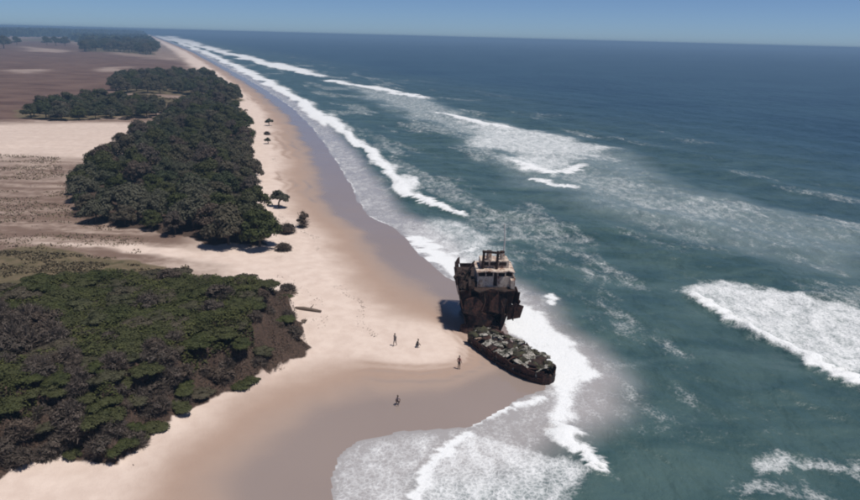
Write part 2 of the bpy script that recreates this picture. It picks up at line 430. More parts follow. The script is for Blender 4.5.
def patch(px, inten, soft=1.5, nz=1.0, milk=0.0):
    global foam, turb
    P = line(px); g_ = soft * 3
    k = np.nonzero((x > P[:, 0].min() - g_) & (x < P[:, 0].max() + g_) & (y > P[:, 1].min() - g_) & (y < P[:, 1].max() + g_))[0]
    X, Y = x[k], y[k]
    D = sdist(X, Y, P) + (fbm(X / (soft * 1.6), Y / (soft * 1.6), 81, 4) - .5) * soft * 2 * nz
    f = smooth(-soft * .8, soft * 1.3, D)
    foam[k] = np.maximum(foam[k], inten * f); milk_[k] = np.maximum(milk_[k], milk * f)
# lines run away->viewer with the sea on their left
strip([(150, 35.5), (158, 38), (175, 43), (200, 52.5), (228, 66), (262, 83.5), (292, 101), (318, 122), (345, 142), (366, 157), (389, 178), (403, 197), (432, 207), (466, 218)],
      [60, 40, 26, 18, 14, 12, 10, 8.5, 6.5, 6, 5.5, 5, 3.5, 2.5], 1.0, .6, .55)
strip([(160, 35.5), (172, 40.5), (192, 46), (218, 53), (252, 62), (288, 71), (322, 78)], [90, 60, 38, 30, 26, 22, 12], 1.0, .6, .7)
strip([(318, 80), (345, 86), (382, 93), (428, 100)], [16, 17, 15, 9], .95, .5, .8)
strip([(425, 112), (455, 119), (482, 125), (508, 131)], [7, 8, 8, 5], .95, .5, .7)
patch([(440, 118), (500, 124), (560, 135), (622, 148), (618, 160), (584, 163), (574, 171), (550, 175), (522, 170), (500, 160), (468, 146)], .60, 9, 1.4, .8)
strip([(505, 160), (525, 170), (548, 176), (572, 174), (590, 164)], [4, 6, 7, 6, 4], .95, .5, .3)
strip([(524, 178), (550, 186), (582, 190)], [3.5, 4, 3], .85)
patch([(330, 82), (430, 98), (500, 128), (470, 140), (400, 115)], .42, 8, 1, .7)
patch([(470, 142), (620, 146), (690, 182), (780, 205), (900, 228), (900, 300), (800, 275), (700, 240), (600, 214), (530, 192)], .27, 9, 1.2, .75)
patch([(686, 290), (700, 281), (722, 279), (790, 288), (845, 303), (900, 322), (900, 410), (860, 391), (822, 372), (788, 353), (752, 338), (712, 314)], .66, 2.4, 1.3)
strip([(684, 291), (705, 308), (738, 328), (770, 346), (800, 357), (812, 368), (836, 378), (864, 394), (900, 412)], [2, 2.6, 3, 3, 3.2, 3, 3.5, 4, 4], 1.0, .7, .75)
patch([(500, 300), (538, 305), (560, 328), (584, 350), (602, 374), (584, 394), (574, 420), (562, 440), (540, 434), (545, 405), (548, 388), (540, 362), (510, 338), (496, 316)], .92, 1.3)
patch([(545, 294), (554, 291), (559, 298), (554, 306), (546, 303)], .95, .6)
patch([(575, 345), (610, 355), (650, 362), (630, 385), (590, 395)], .34, 2.5, 1, .5)
strip([(548, 420), (556, 440), (572, 455), (590, 468), (608, 476)], [2.0, 2.4, 2.2, 1.8, 1.0], 1.0, .5, .45)
patch([(402, 520), (412, 492), (420, 470), (448, 443), (466, 432), (500, 438), (556, 452), (592, 470), (580, 492), (560, 520)], .60, 1.2)
strip([(469, 429), (452, 441), (432, 455), (418, 471), (411, 492), (404, 520)], [1.0, 1.4, 1.5, 1.5, 1.5, 1.5], .95, .5)
strip([(547, 396), (524, 401), (500, 410), (484, 417), (466, 428)], [1.3, 1.3, 1.1, .9, .7], .85, .5)
patch([(400, 232), (430, 216), (466, 220), (492, 236), (512, 262), (508, 300), (478, 291), (456, 283), (438, 272), (418, 256)], .52, 2.0, 1, .6)
strip([(402, 235), (418, 254), (437, 271), (456, 282), (480, 290), (503, 304)], [4, 6, 6.5, 6, 5, 4], 1.0, .5)
strip([(438, 256), (462, 254), (486, 247)], [1.6, 2, 1.6], .8)
strip([(755, 474), (800, 470), (850, 476), (900, 482)], [2.5, 3, 3, 2.5], .50, .5)
strip([(720, 492), (780, 498), (860, 512)], [2, 3, 3], .42, .5)
patch([(326, 520), (332, 476), (345, 458), (364, 445), (400, 434), (455, 432), (430, 460), (405, 520)], .46, 1.2)
# thin wash sliding up the sand
film = smooth(-11, -5, d)
foam = np.maximum(foam, .36 * smooth(0, -.7, d) * smooth(-13, -4, d) * (.75 + .5 * fbm(x * .12, y * .12, 91)))
foam = np.maximum(foam, .70 * smooth(0, -.15, d) * smooth(-.9, -.3, d) * smooth(.4, .6, fbm(x * .2, y * .2, 92)))
# streaks of old foam between the breakers
surf = smooth(-4, -20, d) * smooth(-230, -90, d)
foam = np.maximum(foam, surf * (.08 + .30 * smooth(.50, .72, fbm(s_ * .035, t_ * .10, 93, 5))))
foam = np.maximum(foam, .30 * smooth(.66, .78, fbm(s_ * .02, t_ * .05, 95, 4)) * near)
turb = np.maximum(turb, smooth(-210, -40, d + (fbm(x * .01, y * .01, 97) - .5) * 90) * .95)
zs = np.maximum(wave + crest, zt + .035)
dip = np.where(np.hypot(x, y) < 400, .05 * np.clip(d, 0, 12), .03 * np.clip(d, 0, 400)) + .03
zs = np.where(d > 0, zt - dip, zs)
zs = np.where(d > 60, -3.0, zs)
zs = np.where((d > -.6) & (d <= 0), zt + .035 * np.clip(-d / .6, -1, 1), zs)
sea = mesh_np('sea', np.stack([x, y, zs], 1), F_[:, ::-1], M['sea'], None, True); tag(sea, kind='structure')
add_attr(sea.data, 'foam', np.clip(foam, 0, 1)); add_attr(sea.data, 'milk', np.clip(milk_, 0, 1)); add_attr(sea.data, 'turbid', np.clip(turb, 0, 1)); add_attr(sea.data, 'film', np.clip(film, 0, 1))

# ------------------------------------------------------------------ haze over land and sea
bm = bmesh.new(); box(bm, -34000, 34000, -6000, 40000, -5.0, 37.0)
haze = obj_bm('haze', bm, None); tag(haze, kind='stuff')
hm = bpy.data.materials.new('sea_haze'); hm.use_nodes = True; hm.node_tree.nodes.clear()
ho = hm.node_tree.nodes.new('ShaderNodeOutputMaterial'); hv = hm.node_tree.nodes.new('ShaderNodeVolumePrincipled')
hv.inputs['Color'].default_value = (.33, .53, .78, 1); hv.inputs['Density'].default_value = .00040
hv.inputs['Anisotropy'].default_value = 0.0
hm.node_tree.links.new(hv.outputs[0], ho.inputs['Volume']); haze.data.materials.append(hm)
#---PART2---
# ------------------------------------------------------------------ the wreck: upright after part
WX, WY = 7.1, 75.6
wreck = empty('shipwreck', (WX, WY, h1(WX, WY + 4) - .25), math.radians(3))
tag(wreck, 'tall rusted ship hull with pale wheelhouse stranded at the water edge', 'shipwreck')
PROF = [(-.6, 1.7), (.4, 2.45), (1.5, 2.85), (2.7, 3.15), (3.9, 3.45), (5.0, 3.75), (6.0, 3.95), (6.8, 4.05)]
VST = [0, 2.1, 4.3, 6.5, 8.6, 10.4]
def hw(zz, v):
    w = np.interp(zz, [p[0] for p in PROF], [p[1] for p in PROF])
    return .88 * w * np.interp(v, [0, 7, 9, 10.4, 11], [1, 1, .93, .74, .62])
rr = random.Random(9)
for sgn in (-1, 1):
    for i in range(len(PROF) - 1):
        z0, z1 = PROF[i][0], PROF[i + 1][0]
        for j in range(len(VST) - 1):
            v0, v1 = VST[j], VST[j + 1]
            if sgn > 0 and i < 3 and j == 0: continue          # the torn notch low on the seaward side
            if i == 6 and (j == 0 or rr.random() < .25): continue
            if j == 0: v0 += rr.uniform(-.7, .5)
            bulge = 0
            if sgn > 0 and j == 0 and i in (3, 4, 5): bulge = [.25, .55, .3][i - 3]; v0 -= .5
            nn = 4; P = []
            for a in range(nn):
                v = v0 + (v1 - v0) * a / (nn - 1)
                jag = rr.uniform(-.35, .35) if (j == 0 and a == 0) else 0
                P.append((v, jag))
            off = rr.uniform(0, .05) + (.14 if rr.random() < .22 else 0)
            if rr.random() < .07 and i < 5: continue
            bm = bmesh.new(); lo, hi = [], []
            for q, (v, jag) in enumerate(P):
                bl = bulge * (1 - q / (nn - 1))
                lo.append(Vector((sgn * (hw(z0, v) + off + bl), v + jag, z0 + rr.uniform(-.03, .03))))
                hi.append(Vector((sgn * (hw(z1, v) + off + bl), v - jag * .6, z1 + (rr.uniform(-.25, .2) if i >= 5 else .03))))
            a_ = [bm.verts.new(p) for p in lo]; b_ = [bm.verts.new(p) for p in hi]
            c_ = [bm.verts.new(p - Vector((sgn * .07, 0, 0))) for p in lo]; d_ = [bm.verts.new(p - Vector((sgn * .07, 0, 0))) for p in hi]
            for q in range(nn - 1):
                bm.faces.new((a_[q], a_[q + 1], b_[q + 1], b_[q])); bm.faces.new((c_[q], d_[q], d_[q + 1], c_[q + 1]))
                bm.faces.new((b_[q], b_[q + 1], d_[q + 1], d_[q])); bm.faces.new((a_[q], c_[q], c_[q + 1], a_[q + 1]))
            for q in (0, nn - 1): bm.faces.new((a_[q], b_[q], d_[q], c_[q]))
            obj_bm('hull_plate', bm, M['hull'], wreck)
# stern transom
bm = bmesh.new(); P = []
for zz, w in PROF[:-1]: P.append((hw(zz, 10.45), 10.45, zz))
P = P + [(-a, b, c) for a, b, c in P[::-1]]
slab(bm, P, (0, .08, 0)); obj_bm('transom', bm, M['hull'], wreck)
# frames of the hull, one mesh each
for k, v in enumerate((.45, 1.2, 2.0, 3.2, 4.6, 6.2, 8.0)):
    for sgn in (-1, 1):
        if sgn > 0 and k == 0: continue
        bm = bmesh.new()
        pts = [(sgn * (hw(zz, v) - .14), v, zz) for zz in np.linspace(.2, 6.1 + rr.uniform(-.4, .6), 8)]
        tube(bm, pts, .085, 4); obj_bm('rib', bm, M['inner'], wreck)
def ragged(bm, x0, x1, v0, v1, zz, th, n=9, amp=.5):
    fr = [(x0 + (x1 - x0) * i / n, v0 + rr.uniform(-amp, amp), zz + rr.uniform(-.12, .1)) for i in range(n + 1)]
    slab(bm, fr + [(x1, v1, zz), (x0, v1, zz)], (0, 0, th))
for zz, v0 in ((2.9, .35), (5.95, .15)):
    bm = bmesh.new(); w = hw(zz, 0) - .12; ragged(bm, -w, w, v0, 8.8, zz, .09); obj_bm('deck', bm, M['dark'], wreck)
# bulkheads facing the break, with torn openings
for (z0, z1, v, gap) in ((-.3, 2.88, .75, (.9, 1.7)), (3.0, 5.93, .45, (-1.9, -1.3))):
    bm = bmesh.new(); wl0, wh0 = hw(z0, v) - .1, hw(z1, v) - .1
    for xa, xb in ((-1, gap[0]), (gap[1], 1)):
        la = -wl0 if xa == -1 else xa; ha = -wh0 if xa == -1 else xa + .2
        lb = wl0 if xb == 1 else xb; hb = wh0 if xb == 1 else xb - .15
        slab(bm, [(la, v, z0), (lb, v, z0), (hb, v, z1), (ha, v, z1)], (0, .08, 0))
    obj_bm('bulkhead', bm, M['hull'], wreck)
for xx in (-2.5, -.9, .3, 1.5, 2.5):
    bm = bmesh.new(); box(bm, xx - .06, xx + .06, .3, .44, 3.02, 5.9); obj_bm('stiffener', bm, M['inner'], wreck)
for (a, b, c, r_) in (((-2.2, .4, 2.6), (-1.7, .9, .5), (-1.9, .2, -.3), .12), ((1.2, .3, 5.9), (1.9, -.4, 4.1), (2.1, -.3, 2.6), .07), ((-.4, .6, 5.9), (-.3, -.1, 4.6), (-.7, -.4, 3.6), .06)):
    bm = bmesh.new(); tube(bm, [a, b, c], r_, 6); obj_bm('broken_pipe', bm, M['inner'], wreck)
for (pts, off) in (([(2.4, -.3, 2.4), (3.9, -.7, 2.9), (4.3, -.5, 4.3), (3.2, -.1, 4.6), (2.5, .2, 3.6)], (.05, .09, 0)),
                   ([(-3.4, .1, .2), (-2.3, -.9, -.2), (-1.2, -.7, .9), (-1.9, .2, 1.9), (-3.1, .3, 1.5)], (.04, .09, .03)),
                   ([(-.8, -.2, -.3), (1.2, -.9, -.4), (1.7, -.5, .7), (.6, .3, 1.4), (-.5, .2, .9)], (.0, .09, .04)),
                   ([(-2.9, -.1, 3.2), (-1.2, -.35, 2.9), (-.6, -.1, 4.4), (-1.4, .1, 5.3), (-2.8, .15, 4.8)], (.0, .08, .02)),
                   ([(.2, -.15, 3.5), (1.9, -.3, 3.1), (2.4, -.05, 4.9), (1.2, .12, 5.7), (.4, .1, 4.7)], (.02, .08, .0)),
                   ([(-2.3, .1, 1.7), (.3, -.25, 1.5), (.9, -.1, 2.6), (-.6, .15, 3.2), (-2.2, .2, 2.9)], (.0, .08, .03))):
    bm = bmesh.new(); slab(bm, pts, off); obj_bm('torn_plate', bm, M['hull'], wreck)

# wheelhouse on the after deck
ZD = 5.96 + .1
def wall_box(name, x0, x1, y0, y1, z0, z1, mat, par, jit=.0):
    bm = bmesh.new(); box(bm, x0, x1, y0, y1, z0, z1, None, jit); return obj_bm(name, bm, mat, par)
wh = wall_box('wheelhouse', -1.2, 3.15, 3.1, 6.6, ZD, ZD + .12, M['paint'], wreck)
for (a, b) in ((-1.2, .75), (1.22, 3.15)):
    wall_box('front_wall', a, b, 3.1, 3.2, ZD + .12, ZD + 1.35, M['paint'], wh)
wall_box('door', .77, 1.2, 3.16, 3.2, ZD + .12, ZD + 1.9, M['dark'], wh)
for a, b in ((-1.2, -1.08), (-.25, -.13), (.65, .77), (1.2, 1.32), (2.12, 2.24), (3.03, 3.15)):
    wall_box('window_post', a, b, 3.1, 3.2, ZD + 1.35, ZD + 1.95, M['paint'], wh)
for a, b in ((-1.08, -.25), (-.13, .65), (1.32, 2.12), (2.24, 3.03)):
    wall_box('window_dark_backing', a, b, 3.42, 3.46, ZD + 1.3, ZD + 1.97, M['dark'], wh)  # dark panels behind the window gaps stand in for the shaded interior
wall_box('side_wall', -1.2, -1.1, 3.2, 6.6, ZD + .12, ZD + 1.95, M['paint'], wh)
wall_box('side_wall', 3.05, 3.15, 3.2, 6.6, ZD + .12, ZD + 1.95, M['paint'], wh)
wall_box('rear_wall', -1.1, 3.05, 6.5, 6.6, ZD + .12, ZD + 1.95, M['paint'], wh)
bm = bmesh.new(); slab(bm, [(-1.35, 2.75, ZD + 1.9), (-.2, 2.95, ZD + 1.97), (1.0, 2.7, ZD + 1.96), (1.9, 2.9, ZD + 1.9), (2.5, 3.2, ZD + 1.94), (3.3, 2.85, ZD + 1.82), (3.35, 6.8, ZD + 1.95), (-1.35, 6.8, ZD + 1.95)], (0, 0, .14))
rf = obj_bm('roof', bm, M['paint'], wreck)
up = wall_box('upper_cabin', -.75, 2.7, 4.1, 6.2, ZD + 2.09, ZD + 3.0, M['paint'], wreck)
for a, b in ((-.55, .2), (.4, 1.1), (1.5, 2.4)):
    wall_box('window', a, b, 4.06, 4.1, ZD + 2.42, ZD + 2.85, M['dark'], up)
# goalpost frame, funnels, mast
bm = bmesh.new()
for xx in (-.55, 1.15):
    tube(bm, [(xx, 3.75, ZD + 2.08), (xx + .1, 3.8, ZD + 4.35)], .17, 8)
tube(bm, [(-.65, 3.8, ZD + 4.3), (1.45, 3.8, ZD + 4.1)], .16, 8)
obj_bm('gantry', bm, M['dark'], wreck)
def funnel(x_, y_, z0, hgt, r_, mat, capm):
    bm = bmesh.new(); tube(bm, [(x_, y_, z0), (x_ - .05, y_ + .05, z0 + hgt)], [r_, r_ * .86], 14)
    f = obj_bm('funnel', bm, mat, wreck, False)
    bm = bmesh.new(); tube(bm, [(x_ - .05, y_ + .05, z0 + hgt + .004), (x_ - .06, y_ + .06, z0 + hgt + .22)], [r_ * .93, r_ * .9], 14); obj_bm('cap', bm, capm, f)
funnel(.3, 4.5, ZD + 3.0, .95, .38, M['paint'], M['dark']); funnel(1.95, 4.7, ZD + 3.0, .85, .33, M['paint'], M['inner'])
bm = bmesh.new(); tube(bm, [(2.2, 5.6, ZD + 3.0), (2.3, 5.7, ZD + 5.2), (2.15, 5.8, ZD + 7.2)], [.10, .085, .06], 6)
tube(bm, [(1.7, 5.7, ZD + 5.1), (2.9, 5.7, ZD + 5.2)], .03, 5); obj_bm('mast', bm, M['pale'], wreck)
bm = bmesh.new(); tube(bm, [(-3.3, 3.4, ZD + .05), (-1.7, 3.9, ZD + 2.9)], [.13, .09], 6); tube(bm, [(-3.1, 3.9, ZD + .05), (-1.5, 4.4, ZD + 2.9)], [.13, .09], 6)
for q in np.linspace(.12, .9, 6): tube(bm, [(-3.3 + 1.6 * q, 3.4 + .5 * q, ZD + .05 + 2.85 * q), (-3.1 + 1.6 * q, 3.9 + .5 * q, ZD + .05 + 2.85 * q)], .05, 4)
obj_bm('ladder', bm, M['dark'], wreck)
bm = bmesh.new()
for k in range(26):
    xx, yy = rr.uniform(-3.3, -1.5), rr.uniform(.5, 5.5); rot = Matrix.Translation((xx, yy, ZD + .25)) @ Matrix.Rotation(rr.uniform(0, 6), 4, 'Z') @ Matrix.Rotation(rr.uniform(-.7, .7), 4, 'Y')
    box(bm, -.3 - rr.random() * .4, .3 + rr.random() * .3, -.12 - rr.random() * .15, .15, -.25, .1 + rr.random() * .75, rot, .1)
obj_bm('deck_wreckage', bm, M['dark'], wreck)
wall_box('locker', 2.75, 3.3, .5, 1.2, ZD + .05, ZD + 1.15, M['paint'], wreck, .05)
bm = bmesh.new()
for v in (1.6, 2.7, 3.8, 5.0, 6.2, 7.4): tube(bm, [(3.38, v, ZD - .1), (3.45, v, ZD + 1.2 - .1 * (v < 2))], .045, 4)
for zz in (.65, 1.15): tube(bm, [(3.43, 1.5, ZD + zz - .15), (3.43, 4, ZD + zz), (3.43, 7.5, ZD + zz)], .035, 4)
obj_bm('railing', bm, M['paint'], wreck)
bm = bmesh.new()
for v in (5.2, 6.4, 7.6): tube(bm, [(-3.38, v, ZD - .1), (-3.43, v, ZD + 1.1)], .045, 4)
tube(bm, [(-3.42, 5.1, ZD + 1.0), (-3.42, 7.7, ZD + 1.05)], .035, 4); obj_bm('railing', bm, M['dark'], wreck)

for o_ in [c for c in wreck.children if c.name.split('.')[0] in ('wheelhouse', 'roof', 'upper_cabin', 'gantry', 'funnel', 'mast', 'ladder')]:
    o_.location.y -= 1.75

# ------------------------------------------------------------------ the wreck: collapsed fore part, lying low in the wash
A = np.array([5.9, 73.6]); B = np.array([13.0, 64.3]); ax = (B - A) / np.linalg.norm(B - A); LEN = float(np.linalg.norm(B - A))
bow = empty('collapsed_hull', (A[0], A[1], h1(*((A + B) / 2)) - .15), math.atan2(ax[1], ax[0]))
tag(bow, 'low collapsed fore part of the wreck, weed covered, lying in the surf', 'shipwreck')
def bw(u): return np.interp(u / LEN, [0, .15, .45, .75, .9, 1.0], [1.6, 2.05, 2.35, 2.2, 1.75, .95])
def bh(u): return np.interp(u / LEN, [0, .3, .7, 1.0], [1.9, 1.75, 1.55, 1.35])
US = np.linspace(0, LEN, 9)
for sgn in (-1, 1):
    for j in range(8):
        for (f0, f1) in ((-.35, .45), (.45, 1.0)):
            if f1 == 1.0 and sgn > 0 and j in (2, 5): continue
            u0, u1 = US[j], US[j + 1]; bm = bmesh.new()
            P = [(u0, sgn * bw(u0) * (.86 + .14 * max(f0, 0)), bh(u0) * f0), (u1, sgn * bw(u1) * (.86 + .14 * max(f0, 0)), bh(u1) * f0),
                 (u1, sgn * (bw(u1) + rr.uniform(-.05, .08)), bh(u1) * f1 + rr.uniform(-.42, .28) * (f1 == 1)), ((u0 + u1) / 2, sgn * (bw((u0 + u1) / 2) + rr.uniform(-.05, .05)), bh(u0) * f1 + rr.uniform(-.55, .3) * (f1 == 1)),
                 (u0, sgn * (bw(u0) + rr.uniform(-.05, .08)), bh(u0) * f1 + rr.uniform(-.42, .28) * (f1 == 1))]
            slab(bm, P, (0, -sgn * .08, 0)); obj_bm('side_plate', bm, M['hull'], bow)
bm = bmesh.new(); slab(bm, [(LEN - .05, -1.0, -.4), (LEN + .35, -.3, -.4), (LEN + .45, -.25, .9), (LEN + .2, -.6, 1.25), (LEN - .05, -1.0, 1.1)], (-.08, .03, 0))
slab(bm, [(LEN + .3, -.3, -.4), (LEN + .25, .5, -.4), (LEN + .2, .55, 1.0), (LEN + .42, .1, .75), (LEN + .42, -.25, .95)], (-.08, .0, 0))
slab(bm, [(LEN - .05, 1.0, -.4), (LEN + .22, .52, -.4), (LEN + .18, .55, .8), (LEN - .05, 1.0, 1.25)], (-.08, -.03, 0)); obj_bm('stem', bm, M['hull'], bow)
bm = bmesh.new(); slab(bm, [(u, -bw(u) * .9, .35) for u in US] + [(u, bw(u) * .9, .35) for u in US[::-1]], (0, 0, .1)); obj_bm('bottom', bm, M['dark'], bow)
for k, u in enumerate(np.linspace(.5, LEN - .7, 13)):
    bm = bmesh.new(); w = bw(u) - .12; hgt = bh(u)
    tube(bm, [(u, -w, .3), (u, -w, hgt * .9), (u, -w * .4, hgt + .06), (u, w * .4, hgt + .05 + rr.uniform(-.3, .05)), (u, w, hgt * .9), (u, w, .3)], .09, 4)
    obj_bm('rib', bm, M['inner'] if k % 3 else M['weed'], bow)
nu, nw = 11, 5
for a in range(nu):
    for b in range(nw):
        if rr.random() < .36: continue
        u0 = .25 + (LEN - .9) * a / nu; u1 = u0 + (LEN - .9) / nu * rr.uniform(.8, 1.02)
        w0 = -1 + 2 * b / nw; w1 = w0 + 2 / nw * rr.uniform(.8, 1.0)
        zt_ = lambda u, w: bh(u) + .10 * (1 - w * w) + rr.uniform(-.22, .10)
        bm = bmesh.new()
        slab(bm, [(u0, w0 * bw(u0) * .93, zt_(u0, w0)), (u1 + rr.uniform(-.2, .2), w0 * bw(u1) * .93, zt_(u1, w0)),
                  (u1, w1 * bw(u1) * .93, zt_(u1, w1)), ((u0 + u1) / 2, w1 * bw((u0 + u1) / 2) * .9, zt_(u0, w1)), (u0 + rr.uniform(-.2, .2), w1 * bw(u0) * .93, zt_(u0, w1))], (0, 0, .07))
        obj_bm('deck_plate', bm, M[rr.choice(['weed', 'weed', 'moss', 'moss', 'hull'])], bow)
for k in range(9):
    u = rr.uniform(.5, LEN - 1.2); w = rr.uniform(-.8, .8) * bw(u); bm = bmesh.new()
    r_ = Matrix.Translation((u, w, bh(u) + .1)) @ Matrix.Rotation(rr.uniform(0, 6), 4, 'Z') @ Matrix.Rotation(rr.uniform(-.6, .6), 4, 'X')
    box(bm, -.5, .5, -.16, .16, -.1, .28, r_, .09); obj_bm('debris', bm, M[rr.choice(['weed', 'dark', 'moss'])], bow)
for k in range(16):                                        # lumps of rust and shell grown onto the plates
    u = rr.uniform(.4, LEN - .4); w = rr.uniform(-.85, .85) * bw(u); bm = bmesh.new()
    bmesh.ops.create_icosphere(bm, subdivisions=2, radius=1); a0, b0, c0 = rr.uniform(.4, .9), rr.uniform(.35, .7), rr.uniform(.18, .4)
    for q in bm.verts:
        f = 1 + .35 * math.sin(q.co.x * 5 + k) * math.cos(q.co.y * 4 + 2 * k) + rr.uniform(-.12, .12); q.co = Vector((u + q.co.x * a0 * f, w + q.co.y * b0 * f, bh(u) - .02 + q.co.z * c0 * f))
    obj_bm('encrustation', bm, M[rr.choice(['weed', 'moss', 'dark', 'moss'])], bow, True)
# ------------------------------------------------------------------ vegetation
def leaf_quads(C, N, size, rng, aspect=.62):
    """one small bent quad per centre C with normal N"""
    n = len(C); N = N / np.linalg.norm(N, axis=1, keepdims=True)
    R_ = rng.normal(size=(n, 3)); U = np.cross(N, R_); U /= np.linalg.norm(U, axis=1, keepdims=True) + 1e-9
    W = np.cross(N, U); s = (size * rng.uniform(.55, 1.4, n))[:, None]
    a = C - U * s - W * s * aspect; b = C + U * s - W * s * aspect * .6; c = C + U * s * .9 + W * s * aspect; d_ = C - U * s * .8 + W * s * aspect + N * s * .35
    V = np.stack([a, b, c, d_], 1).reshape(-1, 3)
    return V, np.arange(4 * n).reshape(-1, 4)
def crown(seed, r, h, z0, nl, leaf, nlobe=16, flat=1.0):
    """leaf centres spread over many uneven lobes of a dome"""
    g_ = np.random.default_rng(seed); C = []; N = []
    ang = g_.uniform(0, 2 * math.pi, nlobe); rad = r * .78 * np.sqrt(g_.uniform(0, 1, nlobe))
    zz = z0 + (h - z0) * (.13 + .70 * (1 - (rad / r) ** 2) * g_.uniform(.55, 1.05, nlobe))
    lr = r * g_.uniform(.22, .42, nlobe) * (1 if nlobe < 30 else .88)
    per = (nl * lr ** 2 / (lr ** 2).sum()).astype(int)
    for i in range(nlobe):
        D = g_.normal(size=(per[i], 3)); D /= np.linalg.norm(D, axis=1, keepdims=True)
        D[:, 2] = np.where(D[:, 2] < -.35, -D[:, 2], D[:, 2])
        k = g_.uniform(.60, 1.12, per[i])[:, None]
        p = np.array([rad[i] * math.cos(ang[i]), rad[i] * math.sin(ang[i]), zz[i]]) + D * lr[i] * k * [1, 1, .8 * flat]
        C.append(p); N.append(D + [0, 0, .25] + g_.normal(size=D.shape) * .26)
    C = np.vstack(C); N = np.vstack(N); C[:, 2] = np.maximum(C[:, 2], .05)
    return leaf_quads(C, N, leaf, g_), (ang, rad, zz)
def twig_quads(seed, r, h, n):
    g_ = np.random.default_rng(seed); D = g_.normal(size=(n, 3)); D[:, 2] = np.abs(D[:, 2]) * .9; D /= np.linalg.norm(D, axis=1, keepdims=True)
    k = g_.uniform(.25, 1.0, n)[:, None]; C = D * k * [r, r, h]
    T = D + g_.normal(size=D.shape) * .45; T /= np.linalg.norm(T, axis=1, keepdims=True)
    Wd = np.cross(T, g_.normal(size=D.shape)); Wd /= np.linalg.norm(Wd, axis=1, keepdims=True)
    L = g_.uniform(.18, .5, n)[:, None]; w = g_.uniform(.018, .045, n)[:, None]
    V = np.stack([C - T * L - Wd * w, C - T * L + Wd * w, C + T * L + Wd * w * .4, C + T * L - Wd * w * .4], 1).reshape(-1, 3)
    return V, np.arange(4 * n).reshape(-1, 4)
def data_only(o):
    me = o.data; bpy.data.objects.remove(o); return me
PROTO = {}
def proto(kind, seed, r, h, z0, nl, leaf, mat, nlobe=16, trunk=.16, flat=1.0, twigs=0):
    (VF, info) = crown(seed, r, h, z0, nl, leaf, nlobe, flat)
    cm = data_only(mesh_np('crown', VF[0], VF[1], M[mat]))
    bm = bmesh.new(); g_ = random.Random(seed)
    if trunk:
        top = Vector((g_.uniform(-.3, .3), g_.uniform(-.3, .3), z0 + (h - z0) * .45))
        tube(bm, [(0, 0, -.5), (g_.uniform(-.1, .1), g_.uniform(-.1, .1), top.z * .5), top], [trunk * 1.3, trunk, trunk * .6], 6)
        for i in range(min(6, len(info[0]))):
            e = Vector((info[1][i] * math.cos(info[0][i]), info[1][i] * math.sin(info[0][i]), info[2][i]))
            st_ = Vector((0, 0, top.z * g_.uniform(.4, .9))); md = st_.lerp(e, .55) + Vector((0, 0, .15 * r))
            tube(bm, [st_, md, e], [trunk * .6, trunk * .4, trunk * .15], 5)
    if twigs:
        V, F2 = twig_quads(seed + 50, r * 1.02, h * 1.02, twigs)
        vv = [bm.verts.new(v) for v in V]
        for f in F2: bm.faces.new([vv[i] for i in f])
    tm = bpy.data.meshes.new('trunk'); bm.to_mesh(tm); bm.free(); tm.materials.append(M['bark'] if not twigs else M['leaf_grey'])
    PROTO.setdefault(kind, []).append((cm, tm))
for i in range(6): proto('tree', 100 + i, 3.6, 5.6 + .35 * i, .0, 5200, .165, ['leaf_dark', 'leaf_olive', 'leaf_dark', 'leaf_olive', 'leaf_green', 'leaf_brown'][i], 36)
for i in range(5): proto('shrub', 200 + i, 1.9, 1.55 + .15 * (i % 3), .0, 4600, .085, ['leaf_green', 'leaf_green', 'leaf_olive', 'leaf_green', 'leaf_olive'][i], 15, .07, .75)
for i in range(3): proto('withered', 300 + i, 1.5, 1.5, .0, 1100, .10, 'leaf_brown', 12, .06, .9, 900)
for i in range(2): proto('twiggy', 320 + i, 1.6, 1.7, .0, 420, .09, 'leaf_grey', 12, .06, .9, 2000)
for i in range(2): proto('beach', 340 + i, 1.5, 3.0, .5, 2200, .11, 'leaf_dark', 14, .12, 1.1, 0)

proto('shrubby', 360, 1.15, 3.4, .0, 2200, .10, 'leaf_brown', 14, .08, 1.2, 500)
proto('shrubby', 361, 1.15, 3.0, .0, 2200, .10, 'leaf_dark', 14, .08, 1.2, 300)

def plant(name, parts, kind, i, p, sc, rz, label, cat, group=None, sz=None):
    cm, tm = PROTO[kind][i % len(PROTO[kind])]
    e = empty(name, p, rz); e.scale = (sc, sc, sz or sc)
    for nm, me in zip(parts, (cm, tm)):
        o = bpy.data.objects.new(nm, me); link(o, e)
    return tag(e, label, cat, group)
def scatter(P, gap, n, seed, keep=None):
    g_ = np.random.default_rng(seed); lo = P.min(0); hi = P.max(0); out = []
    Q = g_.uniform(lo, hi, (n, 2)); Q = Q[inside(Q[:, 0], Q[:, 1], P)]
    for q in Q:
        if keep is not None and not keep(q): continue
        gp = gap(q) if callable(gap) else gap
        if all((q[0] - o[0]) ** 2 + (q[1] - o[1]) ** 2 > gp * gp for o in out): out.append(q)
    return out
def rise(pts):
    a = np.array(pts); return height(a[:, 0], a[:, 1])
g_ = random.Random(5)
TREE_PARTS = ('crown', 'trunk'); SHRUB_PARTS = ('foliage', 'stems')
